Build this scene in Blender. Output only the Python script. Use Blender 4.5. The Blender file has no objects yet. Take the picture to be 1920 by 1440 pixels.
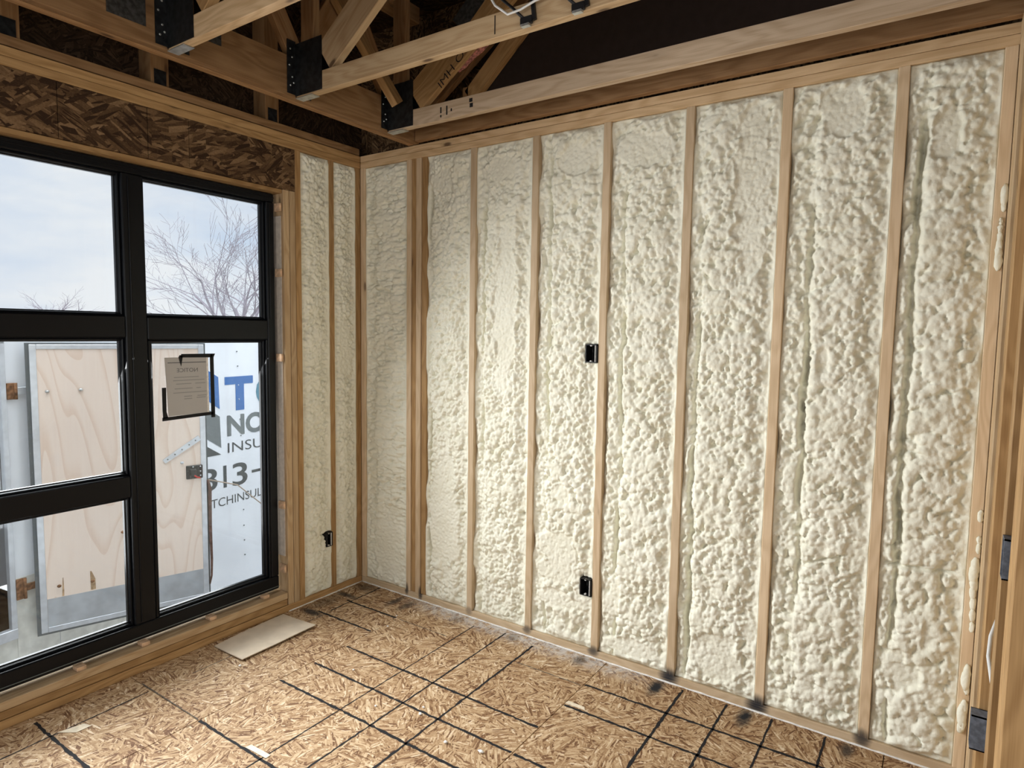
import bpy, bmesh, math, random
import numpy as np
from mathutils import Vector, Matrix, Euler

C = bpy.context.scene.collection
sc = bpy.context.scene
R = math.radians

# ------------------------------------------------------------------ camera
CAM = Vector((3.115, -2.857, 1.6635))
yaw, pit, rol, FPX = R(124.0817), R(-4.6316), R(0.8667), 1192.3
fw = Vector((math.cos(pit) * math.cos(yaw), math.cos(pit) * math.sin(yaw), math.sin(pit)))
rt = Vector((math.sin(yaw), -math.cos(yaw), 0)); up = rt.cross(fw)
r2 = rt * math.cos(rol) + up * math.sin(rol); u2 = -rt * math.sin(rol) + up * math.cos(rol)
cam = bpy.data.cameras.new('camera'); camo = bpy.data.objects.new('camera', cam); C.objects.link(camo)
cam.sensor_width = 36.0; cam.lens = FPX / 1920 * 36.0; cam.clip_start = 0.02; cam.clip_end = 300
M = Matrix((r2, u2, -fw)).transposed().to_4x4(); M.translation = CAM
camo.matrix_world = M
sc.camera = camo

# ------------------------------------------------------------------ view, sky, daylight
sc.view_settings.view_transform = 'Standard'; sc.view_settings.look = 'None'
sc.view_settings.exposure = 0.0; sc.view_settings.gamma = 1.0; sc.view_settings.use_curve_mapping = False
SKY = 0.92            # radiance of the overcast sky near the horizon
ZEN = 3.0             # how much brighter the overcast sky gets towards the zenith
w = bpy.data.worlds.new('overcast_sky'); sc.world = w; w.use_nodes = True
nt = w.node_tree; nt.nodes.clear()
def wn(t, **k):
    n = nt.nodes.new(t)
    for a, b in k.items(): setattr(n, a, b)
    return n
tc = wn('ShaderNodeTexCoord'); sep = wn('ShaderNodeSeparateXYZ'); nt.links.new(tc.outputs['Generated'], sep.inputs[0])
mp = wn('ShaderNodeMapping'); mp.inputs['Scale'].default_value = (1.0, 1.0, 3.6); nt.links.new(tc.outputs['Generated'], mp.inputs[0])
nz = wn('ShaderNodeTexNoise'); nz.inputs['Scale'].default_value = 3.4; nz.inputs['Detail'].default_value = 5; nz.inputs['Roughness'].default_value = .55
nt.links.new(mp.outputs[0], nz.inputs['Vector'])
cr = wn('ShaderNodeValToRGB'); cr.color_ramp.elements[0].position = .30; cr.color_ramp.elements[0].color = (.68, .80, .98, 1)
cr.color_ramp.elements[1].position = .64; cr.color_ramp.elements[1].color = (1.0, 1.02, 1.05, 1)
nt.links.new(nz.outputs[0], cr.inputs[0])
mr = wn('ShaderNodeMapRange'); mr.inputs['From Min'].default_value = .25; mr.inputs['From Max'].default_value = 1; mr.inputs['To Min'].default_value = 1; mr.inputs['To Max'].default_value = ZEN
nt.links.new(sep.outputs[2], mr.inputs['Value'])
ml = wn('ShaderNodeMath', operation='MULTIPLY'); ml.inputs[1].default_value = SKY; nt.links.new(mr.outputs[0], ml.inputs[0])
bg = wn('ShaderNodeBackground'); nt.links.new(cr.outputs[0], bg.inputs[0]); nt.links.new(ml.outputs[0], bg.inputs[1])
ow = wn('ShaderNodeOutputWorld'); nt.links.new(bg.outputs[0], ow.inputs[0])

def area(name, loc, direction, sx, sy, power, color=(1, 1, 1), portal=False, spread=180):
    l = bpy.data.lights.new(name, 'AREA'); l.shape = 'RECTANGLE'; l.size = sx; l.size_y = sy; l.energy = power; l.color = color
    l.spread = R(spread)
    if portal: l.cycles.is_portal = True
    o = bpy.data.objects.new(name, l); C.objects.link(o); o.location = loc
    o.rotation_euler = Vector(direction).to_track_quat('-Z', 'Z').to_euler()
    return o
# daylight through the window in view; added fill lamps behind and beside the camera
area('window_daylight', (-.16, -1.72, 1.30), (1, 0.0, -.50), 2.2, 2.2, 122, (.96, .985, 1.0), spread=140)
area('back_fill', (1.9, -5.35, 1.35), (0, 1, -.28), 3.4, 2.0, 15, (1.0, .955, .85), spread=150)
area('side_fill', (5.85, -3.1, 1.35), (-1, .15, -.28), 2.6, 2.0, 23, (1.0, .955, .85), spread=150)
sun = bpy.data.lights.new('cloud_glow', 'SUN'); sun.energy = 4.3; sun.angle = R(60); sun.color = (.97, .98, 1.0)
suno = bpy.data.objects.new('cloud_glow', sun); C.objects.link(suno); suno.location = (0, 0, 12)
suno.rotation_euler = Vector((-.36, -.14, -.92)).to_track_quat('-Z', 'Z').to_euler()
cy = sc.cycles
cy.max_bounces = 6; cy.diffuse_bounces = 3; cy.glossy_bounces = 2; cy.transmission_bounces = 3; cy.transparent_max_bounces = 8
cy.caustics_reflective = False; cy.caustics_refractive = False; cy.adaptive_threshold = .03

# ------------------------------------------------------------------ helpers
def tag(o, label=None, cat=None, group=None, kind=None):
    if label: o['label'] = label
    if cat: o['category'] = cat
    if group: o['group'] = group
    if kind: o['kind'] = kind
    return o
def empty(name, loc=(0, 0, 0), parent=None, rot=None):
    o = bpy.data.objects.new(name, None); C.objects.link(o); o.location = loc
    if rot: o.rotation_euler = rot
    o.empty_display_size = .05
    if parent: o.parent = parent
    return o
def link(name, me, mat, parent=None, loc=(0, 0, 0)):
    o = bpy.data.objects.new(name, me); C.objects.link(o); o.location = loc
    if mat is not None: me.materials.append(mat)
    if parent: o.parent = parent
    return o
def from_bm(name, bm, mat, parent=None, loc=(0, 0, 0), smooth=False):
    me = bpy.data.meshes.new(name); bm.to_mesh(me); bm.free()
    if smooth:
        for p in me.polygons: p.use_smooth = True
    return link(name, me, mat, parent, loc)
def box(name, a, b, mat, parent=None, bev=.0018):
    """axis-aligned board between corners a and b, its origin at the middle"""
    a = Vector(a); b = Vector(b); c = (a + b) / 2; d = b - a
    bm = bmesh.new(); bmesh.ops.create_cube(bm, size=1)
    bmesh.ops.scale(bm, vec=(abs(d.x), abs(d.y), abs(d.z)), verts=bm.verts)
    if bev: bmesh.ops.bevel(bm, geom=bm.edges[:], offset=min(bev, min(abs(d.x), abs(d.y), abs(d.z)) * .3), segments=1, affect='EDGES')
    o = from_bm(name, bm, mat, parent)
    o.location = c - (parent_world(parent) if parent else Vector())
    return o
def parent_world(p):
    v = Vector()
    while p: v += p.location; p = p.parent
    return v
def beam(name, p, q, wid, thk, mat, parent=None, side=(0, 1, 0), cut=None):
    """board from p to q; wid lies across in the plane perpendicular to side, thk along side. local X is the grain"""
    p = Vector(p); q = Vector(q); d = q - p; L = d.length; x = d.normalized(); y = Vector(side); y = (y - x * y.dot(x)).normalized(); z = x.cross(y)
    bm = bmesh.new(); bmesh.ops.create_cube(bm, size=1); bmesh.ops.scale(bm, vec=(L, thk, wid), verts=bm.verts)
    bmesh.ops.bevel(bm, geom=bm.edges[:], offset=.0018, segments=1, affect='EDGES')
    o = from_bm(name, bm, mat, parent)
    m = Matrix((x, y, z)).transposed().to_4x4(); m.translation = (p + q) / 2 - (parent_world(parent) if parent else Vector())
    o.matrix_local = m
    return o
def poly_prism(name, pts, normal, thk, mat, parent=None):
    """flat outline pts (world) given thickness thk along normal"""
    bm = bmesh.new(); n = Vector(normal).normalized() * thk
    vs = [bm.verts.new(Vector(p)) for p in pts]; f = bm.faces.new(vs)
    r = bmesh.ops.extrude_face_region(bm, geom=[f]); bmesh.ops.translate(bm, vec=n, verts=[v for v in r['geom'] if isinstance(v, bmesh.types.BMVert)])
    bmesh.ops.recalc_face_normals(bm, faces=bm.faces)
    o = from_bm(name, bm, mat, parent)
    if parent: o.location = -parent_world(parent)
    return o
def tube(name, pts, rad, mat, parent=None, seg=8, caps=True, local=False):
    pts = [Vector(p) for p in pts]; bm = bmesh.new(); rings = []
    for i, p in enumerate(pts):
        t = (pts[min(i + 1, len(pts) - 1)] - pts[max(i - 1, 0)]).normalized()
        a = t.cross(Vector((0, 0, 1)) if abs(t.z) < .9 else Vector((1, 0, 0))).normalized(); b = t.cross(a)
        rr = rad[i] if isinstance(rad, (list, tuple)) else rad
        rings.append([bm.verts.new(p + (a * math.cos(2 * math.pi * k / seg) + b * math.sin(2 * math.pi * k / seg)) * rr) for k in range(seg)])
    for r0, r1 in zip(rings, rings[1:]):
        for k in range(seg): bm.faces.new((r0[k], r0[(k + 1) % seg], r1[(k + 1) % seg], r1[k]))
    if caps: bm.faces.new(rings[0][::-1]); bm.faces.new(rings[-1])
    bmesh.ops.recalc_face_normals(bm, faces=bm.faces)
    o = from_bm(name, bm, mat, parent, smooth=True)
    if parent and not local: o.location = -parent_world(parent)
    return o

def text_mesh(txt, name, mat, parent, bold=0.0, thick=.0):
    cu = bpy.data.curves.new(name, 'FONT'); cu.body = txt; cu.size = 1; cu.offset = bold; cu.extrude = thick; cu.resolution_u = 4
    o = bpy.data.objects.new(name, cu); C.objects.link(o); dg = bpy.context.evaluated_depsgraph_get(); me = bpy.data.meshes.new_from_object(o.evaluated_get(dg))
    bpy.data.objects.remove(o); bpy.data.curves.remove(cu)
    me.materials.clear(); return link(name, me, mat, parent)
def fit(o, fn):
    """stretch a text mesh to the unit square and map it by fn(a, b, depth)"""
    me = o.data; co = np.empty(len(me.vertices) * 3, np.float32); me.vertices.foreach_get('co', co); co = co.reshape(-1, 3)
    lo, hi = co.min(0), co.max(0); a = (co[:, 0] - lo[0]) / (hi[0] - lo[0]); b = (co[:, 1] - lo[1]) / (hi[1] - lo[1])
    me.vertices.foreach_set('co', np.array([fn(x, y) for x, y in zip(a, b)], np.float32).ravel()); me.update()

# ------------------------------------------------------------------ materials
class NT:
    def __init__(s, name, rough=.6, spec=.3, metal=0):
        s.m = bpy.data.materials.new(name); s.m.use_nodes = True; s.t = s.m.node_tree
        s.b = s.t.nodes['Principled BSDF']; s.b.inputs['Roughness'].default_value = rough; s.b.inputs['Metallic'].default_value = metal
        s.b.inputs['Specular IOR Level'].default_value = spec
    def n(s, typ, ins=None, **k):
        n = s.t.nodes.new(typ)
        for a, b in k.items(): setattr(n, a, b)
        for key, v in (ins or {}).items():
            if isinstance(v, bpy.types.NodeSocket): s.t.links.new(v, n.inputs[key])
            else: n.inputs[key].default_value = v
        return n
    def math(s, op, a, b=None, c=None, clamp=False):
        n = s.t.nodes.new('ShaderNodeMath'); n.operation = op; n.use_clamp = clamp
        for i, v in enumerate((a, b, c)):
            if v is None: continue
            if isinstance(v, bpy.types.NodeSocket): s.t.links.new(v, n.inputs[i])
            else: n.inputs[i].default_value = v
        return n.outputs[0]
    def ramp(s, fac, stops):
        n = s.t.nodes.new('ShaderNodeValToRGB'); e = n.color_ramp.elements
        while len(e) < len(stops): e.new(.5)
        for x, (p, c) in zip(e, stops): x.position = p; x.color = (*c, 1) if len(c) == 3 else c
        s.t.links.new(fac, n.inputs[0]); return n.outputs[0]
    def mix(s, fac, a, b, mode='MIX'):
        n = s.t.nodes.new('ShaderNodeMix'); n.data_type = 'RGBA'; n.blend_type = mode
        for i, v in ((0, fac), (6, a), (7, b)):
            if isinstance(v, bpy.types.NodeSocket): s.t.links.new(v, n.inputs[i])
            else: n.inputs[i].default_value = (*v, 1) if isinstance(v, tuple) and len(v) == 3 else v
        return n.outputs[2]
    def color(s, v):
        if isinstance(v, bpy.types.NodeSocket): s.t.links.new(v, s.b.inputs['Base Color'])
        else: s.b.inputs['Base Color'].default_value = (*v, 1)
        return s
    def bump(s, h, strength=.3, dist=.01):
        n = s.n('ShaderNodeBump', {'Height': h, 'Strength': strength, 'Distance': dist}); s.t.links.new(n.outputs[0], s.b.inputs['Normal']); return s
    def sstep(s, v, lo, hi):
        n = s.n('ShaderNodeMapRange', {'Value': v, 'From Min': lo, 'From Max': hi}, interpolation_type='SMOOTHSTEP'); return n.outputs[0]

def plain(name, col, rough=.5, spec=.4, metal=0, noise=0, nscale=30):
    k = NT(name, rough, spec, metal)
    if noise:
        tc = k.n('ShaderNodeTexCoord'); nz = k.n('ShaderNodeTexNoise', {'Vector': tc.outputs['Object'], 'Scale': nscale, 'Detail': 4})
        k.color(k.mix(k.sstep(nz.outputs[0], .3, .7), tuple(c * (1 - noise) for c in col), tuple(min(1, c * (1 + noise)) for c in col)))
        k.bump(nz.outputs[0], .12, .002)
    else: k.color(col)
    return k.m

def wood(name, axis, light=(.65, .47, .28), dark=(.48, .315, .165), rough=.62, knots=1.0, stain=.25, dabs=()):
    k = NT(name, rough, .25)
    tc = k.n('ShaderNodeTexCoord'); oi = k.n('ShaderNodeObjectInfo')
    off = k.math('MULTIPLY', oi.outputs['Random'], 37.0)
    cmb = k.n('ShaderNodeCombineXYZ', {0: off, 1: off, 2: off})
    add = k.n('ShaderNodeVectorMath', {0: tc.outputs['Object'], 1: cmb.outputs[0]}, operation='ADD')
    def mp(l, a):
        sc_ = [a, a, a]; sc_['XYZ'.index(axis)] = l
        return k.n('ShaderNodeMapping', {'Vector': add.outputs[0], 'Scale': sc_}).outputs[0]
    warp = k.n('ShaderNodeTexNoise', {'Vector': mp(1.3, 7), 'Scale': 1.0, 'Detail': 2}).outputs[0]
    g1 = k.n('ShaderNodeTexNoise', {'Vector': mp(1.6, 46), 'Scale': 1.0, 'Detail': 3, 'Distortion': .6}).outputs[0]
    rings = k.math('MULTIPLY_ADD', k.math('SINE', k.math('ADD', k.math('MULTIPLY', warp, 75.0), k.math('MULTIPLY', g1, 5.0))), .5, .5)
    fine = k.n('ShaderNodeTexNoise', {'Vector': mp(8, 260), 'Scale': 1.0, 'Detail': 2}).outputs[0]
    v = k.math('ADD', k.math('MULTIPLY', rings, .20), k.math('ADD', k.math('MULTIPLY', g1, .50), k.math('MULTIPLY', fine, .36)))
    col = k.mix(k.sstep(v, .30, .80), light, dark)
    tone = k.n('ShaderNodeTexNoise', {'Vector': mp(1.0, 3), 'Scale': 1.0, 'Detail': 3}).outputs[0]
    col = k.mix(k.math('MULTIPLY', k.sstep(tone, .45, .75), stain), col, tuple(c * .62 for c in dark))
    rnd = k.math('MULTIPLY_ADD', oi.outputs['Random'], .30, .84)
    col = k.n('ShaderNodeVectorMath', {0: col, 3: rnd}, operation='SCALE').outputs[0]
    vo = k.n('ShaderNodeTexVoronoi', {'Vector': mp(4.2, 11), 'Scale': 1.0}, feature='F1')
    kn = k.math('MULTIPLY', k.sstep(vo.outputs['Distance'], .17, .08), k.math('GREATER_THAN', k.n('ShaderNodeSeparateColor', {0: vo.outputs['Color']}).outputs[0], .62))
    halo = k.math('MULTIPLY', k.sstep(vo.outputs['Distance'], .36, .1), k.math('GREATER_THAN', k.n('ShaderNodeSeparateColor', {0: vo.outputs['Color']}).outputs[0], .62))
    col = k.mix(k.math('MULTIPLY', halo, .35 * knots), col, tuple(c * .7 for c in dark))
    col = k.mix(k.math('MULTIPLY', kn, .85 * knots), col, (.07, .035, .018))
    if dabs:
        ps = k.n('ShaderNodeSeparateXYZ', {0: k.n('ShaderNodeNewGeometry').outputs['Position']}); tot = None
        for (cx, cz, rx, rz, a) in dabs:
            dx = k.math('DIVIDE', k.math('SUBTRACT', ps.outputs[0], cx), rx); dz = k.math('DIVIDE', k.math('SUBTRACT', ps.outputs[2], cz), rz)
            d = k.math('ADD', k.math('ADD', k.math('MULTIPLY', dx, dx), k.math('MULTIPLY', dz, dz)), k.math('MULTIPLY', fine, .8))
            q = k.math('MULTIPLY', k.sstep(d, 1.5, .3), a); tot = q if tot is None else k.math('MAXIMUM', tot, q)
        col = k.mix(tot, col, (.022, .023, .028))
    k.color(col)
    return k.m

def osb(name, stops, scale=1.0, axes=(0, 1), rough=.7, print_marks=None, swing=3.1):
    k = NT(name, rough, .2)
    geo = k.n('ShaderNodeNewGeometry'); pos = geo.outputs['Position']
    s3 = k.n('ShaderNodeSeparateXYZ', {0: pos})
    base = k.n('ShaderNodeCombineXYZ', {0: s3.outputs[axes[0]], 1: s3.outputs[axes[1]]}).outputs[0]
    val = None
    for i, (cs, sx, sy, thr) in enumerate(((11, 21, 105, 0), (13, 24, 125, .30), (9, 19, 140, .55))):
        mv = k.n('ShaderNodeVectorMath', {0: base, 1: (i * 3.17 + 5, i * 1.71 + 5, 0)}, operation='ADD').outputs[0]
        co = k.n('ShaderNodeTexVoronoi', {'Vector': mv, 'Scale': cs * scale}, feature='F1', distance='MANHATTAN')
        ang = k.math('MULTIPLY', k.math('SUBTRACT', k.n('ShaderNodeSeparateColor', {0: co.outputs['Color']}).outputs[0], .5), swing)
        rv = k.n('ShaderNodeVectorRotate', {'Vector': mv, 'Angle': ang}, rotation_type='Z_AXIS').outputs[0]
        m = k.n('ShaderNodeVectorMath', {0: rv, 1: (sx * scale, sy * scale, 1)}, operation='MULTIPLY').outputs[0]
        vo = k.n('ShaderNodeTexVoronoi', {'Vector': m, 'Scale': 1.0}, feature='F1')
        c = k.n('ShaderNodeSeparateColor', {0: vo.outputs['Color']})
        fl = k.math('ADD', k.math('MULTIPLY', c.outputs[0], .90), k.math('MULTIPLY', vo.outputs['Distance'], -.12))
        val = fl if val is None else k.n('ShaderNodeMix', {0: k.math('GREATER_THAN', c.outputs[1], thr), 2: val, 3: fl}).outputs[0]
    fine = k.n('ShaderNodeTexNoise', {'Vector': base, 'Scale': 130.0, 'Detail': 3}).outputs[0]
    val = k.math('ADD', val, k.math('MULTIPLY', k.math('SUBTRACT', fine, .5), .45))
    big = k.n('ShaderNodeTexNoise', {'Vector': base, 'Scale': 2.2, 'Detail': 2}).outputs[0]
    val = k.math('ADD', val, k.math('MULTIPLY', k.math('SUBTRACT', big, .5), .30))
    col = k.ramp(val, stops)
    if print_marks: col = print_marks(k, col, base, fine, s3)
    k.color(col); k.bump(fine, .10, .0012)
    return k.m

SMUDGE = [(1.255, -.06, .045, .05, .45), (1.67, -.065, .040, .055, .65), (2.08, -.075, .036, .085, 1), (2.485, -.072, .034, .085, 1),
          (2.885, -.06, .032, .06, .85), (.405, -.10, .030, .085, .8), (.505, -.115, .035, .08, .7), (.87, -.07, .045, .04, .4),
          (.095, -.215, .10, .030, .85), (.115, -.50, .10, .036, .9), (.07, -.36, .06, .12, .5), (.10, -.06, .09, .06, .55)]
def floor_marks(k, col, base, fine, s3):
    nz = k.n('ShaderNodeTexNoise', {'Vector': base, 'Scale': 28.0, 'Detail': 4, 'Roughness': .65}).outputs[0]
    x, y = s3.outputs[0], s3.outputs[1]
    # pale overspray dust by the foamed wall
    mist = k.math('MULTIPLY', k.sstep(y, -.16, -.015), k.math('MULTIPLY', k.sstep(x, .35, .75), k.sstep(x, 2.15, 1.75)))
    mist = k.math('MULTIPLY', mist, k.sstep(nz, .32, .62))
    col = k.mix(k.math('MULTIPLY', mist, .75), col, (.62, .61, .60))
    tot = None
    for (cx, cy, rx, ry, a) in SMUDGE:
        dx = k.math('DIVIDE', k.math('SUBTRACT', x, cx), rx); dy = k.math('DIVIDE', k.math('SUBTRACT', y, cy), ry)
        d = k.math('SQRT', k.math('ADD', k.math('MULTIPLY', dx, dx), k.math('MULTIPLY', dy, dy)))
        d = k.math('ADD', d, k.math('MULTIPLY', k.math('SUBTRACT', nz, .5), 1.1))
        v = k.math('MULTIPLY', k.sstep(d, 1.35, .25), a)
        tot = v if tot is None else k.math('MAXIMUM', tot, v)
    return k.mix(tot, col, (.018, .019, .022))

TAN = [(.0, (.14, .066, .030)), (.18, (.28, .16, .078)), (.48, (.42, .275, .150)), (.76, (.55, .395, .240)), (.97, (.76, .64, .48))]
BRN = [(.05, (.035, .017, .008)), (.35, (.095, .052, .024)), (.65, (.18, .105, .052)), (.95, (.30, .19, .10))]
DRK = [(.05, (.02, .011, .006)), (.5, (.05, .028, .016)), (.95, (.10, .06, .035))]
MW = {a: wood('pine_' + a.lower(), a) for a in 'XYZ'}
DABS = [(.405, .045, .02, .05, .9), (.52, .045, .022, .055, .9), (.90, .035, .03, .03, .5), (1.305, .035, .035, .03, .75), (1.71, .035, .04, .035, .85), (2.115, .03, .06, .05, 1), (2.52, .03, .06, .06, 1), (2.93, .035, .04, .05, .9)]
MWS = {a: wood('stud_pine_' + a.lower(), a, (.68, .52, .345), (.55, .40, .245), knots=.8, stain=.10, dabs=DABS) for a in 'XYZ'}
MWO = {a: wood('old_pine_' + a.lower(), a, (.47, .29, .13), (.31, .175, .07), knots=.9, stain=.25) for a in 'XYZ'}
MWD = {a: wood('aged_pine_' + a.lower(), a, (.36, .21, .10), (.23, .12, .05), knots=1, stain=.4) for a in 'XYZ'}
MWG = {a: wood('greyed_pine_' + a.lower(), a, (.58, .45, .32), (.42, .30, .19), knots=1, stain=.3) for a in 'XYZ'}
M_FLOOR = osb('floor_strand_board', TAN, 1.0, (0, 1), print_marks=floor_marks)
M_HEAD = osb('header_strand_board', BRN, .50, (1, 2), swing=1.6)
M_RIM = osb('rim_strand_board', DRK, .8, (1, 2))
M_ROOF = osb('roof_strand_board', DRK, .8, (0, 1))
M_BACK = osb('sheathing_strand_board', BRN, .8, (0, 2))
M_INK = plain('black_ink', (.022, .021, .022), .8, .1)
M_INK2 = plain('faded_ink', (.10, .085, .07), .8, .1)
M_STEEL = plain('dark_galvanised_steel', (.035, .037, .04), .42, .5, .7, .35, 40)
M_GALV = plain('galvanised_steel', (.55, .57, .56), .35, .5, .8, .2, 40)
M_PLATE = plain('truss_plate_steel', (.07, .07, .068), .5, .4, .6, .4, 60)
M_BLACK = plain('satin_black_frame', (.004, .005, .007), .34, .22)
M_BEAD = plain('grey_glazing_bead', (.16, .18, .17), .45, .4)
M_BPLAST = plain('black_plastic', (.008, .008, .009), .45, .4)
M_GPLAST = plain('blue_grey_plastic', (.13, .15, .19), .55, .4, 0, .3, 60)
M_CABLE = plain('white_cable', (.72, .72, .70), .5, .4)
M_PINK = plain('pink_fibreglass', (.72, .33, .30), .95, .1, 0, .4, 70)
M_SEAL = plain('white_sealant', (.82, .80, .76), .6, .3, 0, .12, 80)
M_CARD = plain('cardboard', (.62, .52, .40), .85, .15, 0, .06, 14)
M_PAPER = plain('printed_paper', (.50, .49, .48), .8, .2)
M_TAPE = plain('black_tape', (.006, .006, .007), .6, .3)
M_TEXT = plain('grey_print', (.16, .16, .17), .8, .2)
M_TEXTL = plain('pale_grey_print', (.33, .33, .33), .8, .2)
M_SHIM = plain('shim_wood', (.62, .42, .27), .7, .2, 0, .2, 60)
M_GAPFOAM = plain('pale_backer_strip', (.56, .50, .43), .8, .2, 0, .1, 40)
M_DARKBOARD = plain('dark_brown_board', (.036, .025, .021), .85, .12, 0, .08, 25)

def foam_mat():
    k = NT('spray_foam', .80, .14)
    geo = k.n('ShaderNodeNewGeometry')
    nz = k.n('ShaderNodeTexNoise', {'Vector': geo.outputs['Position'], 'Scale': 6.0, 'Detail': 1}).outputs[0]
    f2 = k.n('ShaderNodeTexNoise', {'Vector': geo.outputs['Position'], 'Scale': 110.0, 'Detail': 1, 'Roughness': .6}).outputs[0]
    c = k.mix(k.sstep(nz, .3, .7), (.81, .785, .645), (.85, .83, .70))
    k.color(c)
    k.bump(f2, .35, .004)
    return k.m
M_FOAM = foam_mat()

def glass_mat():
    m = bpy.data.materials.new('window_glass'); m.use_nodes = True; t = m.node_tree; t.nodes.clear()
    tr = t.nodes.new('ShaderNodeBsdfTransparent'); tr.inputs[0].default_value = (.955, .97, .975, 1)
    gl = t.nodes.new('ShaderNodeBsdfGlossy'); gl.inputs['Roughness'].default_value = .02; gl.inputs[0].default_value = (1, 1, 1, 1)
    fr = t.nodes.new('ShaderNodeFresnel'); fr.inputs[0].default_value = 1.35
    mx = t.nodes.new('ShaderNodeMixShader'); o = t.nodes.new('ShaderNodeOutputMaterial')
    t.links.new(fr.outputs[0], mx.inputs[0]); t.links.new(tr.outputs[0], mx.inputs[1]); t.links.new(gl.outputs[0], mx.inputs[2]); t.links.new(mx.outputs[0], o.inputs[0])
    return m
M_GLASS = glass_mat()

# ------------------------------------------------------------------ floor
floor = tag(empty('floor', (0, 0, 0)), 'subfloor of tan oriented strand board with black printed nailing lines', 'floor', kind='structure')
SEAMX = [-.15, .583, 1.79, 3.01, 4.23, 5.45, 6.1]
cols = {0: [(-.15, .583, 0.15, -1.456), (-.15, .583, -1.459, -3.89), (-.15, .583, -3.893, -5.7)],
        1: [(.586, 1.79, .15, -2.67), (.586, 1.79, -2.673, -5.7)],
        2: [(1.793, 3.01, .15, -1.95), (1.793, 3.01, -1.953, -5.7)],
        3: [(3.013, 4.23, .15, -2.3), (3.013, 4.23, -2.303, -5.7)], 4: [(4.233, 6.1, .15, -5.7)]}
panels = {}
for ci, l in cols.items():
    for (x0, x1, y0, y1) in l:
        panels[(ci, y0)] = box('floor_panel', (x0, y1, -.022), (x1, y0, 0), M_FLOOR, floor, bev=.0008)
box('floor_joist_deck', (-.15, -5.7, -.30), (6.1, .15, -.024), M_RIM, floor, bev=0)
rng = np.random.RandomState(5)
def nail_line(ci, a, b, wd, mat):
    """a printed line lying on a floor panel, ragged along its edges"""
    (x0, y0), (x1, y1) = a, b
    L = math.hypot(x1 - x0, y1 - y0); n = max(2, int(L / .018)); bm = bmesh.new(); prev = None
    tx, ty = (x1 - x0) / L, (y1 - y0) / L
    for i in range(n + 1):
        s = L * i / n; j = rng.normal(0, wd * .10); hw = wd * (.5 + rng.normal(0, .09))
        q = [bm.verts.new((x0 + tx * s - ty * (k * hw + j), y0 + ty * s + tx * (k * hw + j), .0006)) for k in (-1, 1)]
        if prev: bm.faces.new((prev[0], q[0], q[1], prev[1]))
        prev = q
    bmesh.ops.recalc_face_normals(bm, faces=bm.faces)
    if bm.faces[:][0].normal.z < 0: bmesh.ops.reverse_faces(bm, faces=bm.faces)
    key = min((kk for kk in panels if kk[0] == ci), key=lambda kk: abs(kk[1] - .15) if max(y0, y1) > -1.40 or ci != 0 else abs(kk[1] + 1.459))
    o = from_bm('nailing_line', bm, mat, panels[key]); o.location = -panels[key].location
T, t_, f_ = .0125, .0085, .005
for (ci, a, b, wd, m) in [
    (0, (.155, -.266), (.572, -.264), T, M_INK), (0, (.14, -.468), (.578, -.465), T, M_INK), (0, (.182, -.01), (.19, -.42), t_, M_INK),
    (0, (.20, -.42), (.206, -1.27), f_, M_INK2), (0, (.195, -1.47), (.212, -2.1), t_ * .8, M_INK), (0, (.05, -1.861), (.578, -1.858), T, M_INK),
    (0, (.10, -1.4545), (.578, -1.4545), f_, M_INK2), (0, (.05, -2.25), (.578, -2.25), T, M_INK),
    (1, (.60, -.658), (1.787, -.660), T, M_INK), (1, (.60, -.864), (1.785, -.859), T, M_INK), (1, (.595, -1.062), (1.76, -1.056), T, M_INK), (1, (.59, -1.456), (1.5, -1.452), T, M_INK),
    (1, (.60, -.266), (.95, -.264), f_, M_INK2), (1, (1.42, -.268), (1.78, -.266), f_, M_INK2),
    (1, (1.0, -.078), (1.018, -1.75), f_ * 1.3, M_INK), (1, (1.195, -.045), (1.207, -1.9), t_, M_INK), (1, (1.395, -.078), (1.418, -1.9), T * .9, M_INK), (1, (1.6, -1.2), (1.605, -2.2), t_, M_INK),
    (2, (1.797, -.251), (2.95, -.232), T, M_INK), (2, (1.797, -.452), (2.95, -.436), T, M_INK), (2, (1.80, -.86), (2.95, -.85), T, M_INK),
    (2, (2.193, -.022), (2.204, -1.2), T, M_INK), (2, (2.395, -.02), (2.402, -1.2), t_ * 1.2, M_INK), (2, (2.59, -.017), (2.592, -1.2), t_, M_INK), (2, (2.80, -.017), (2.80, -1.2), t_, M_INK)]:
    nail_line(ci, a, b, wd, m)

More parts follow.
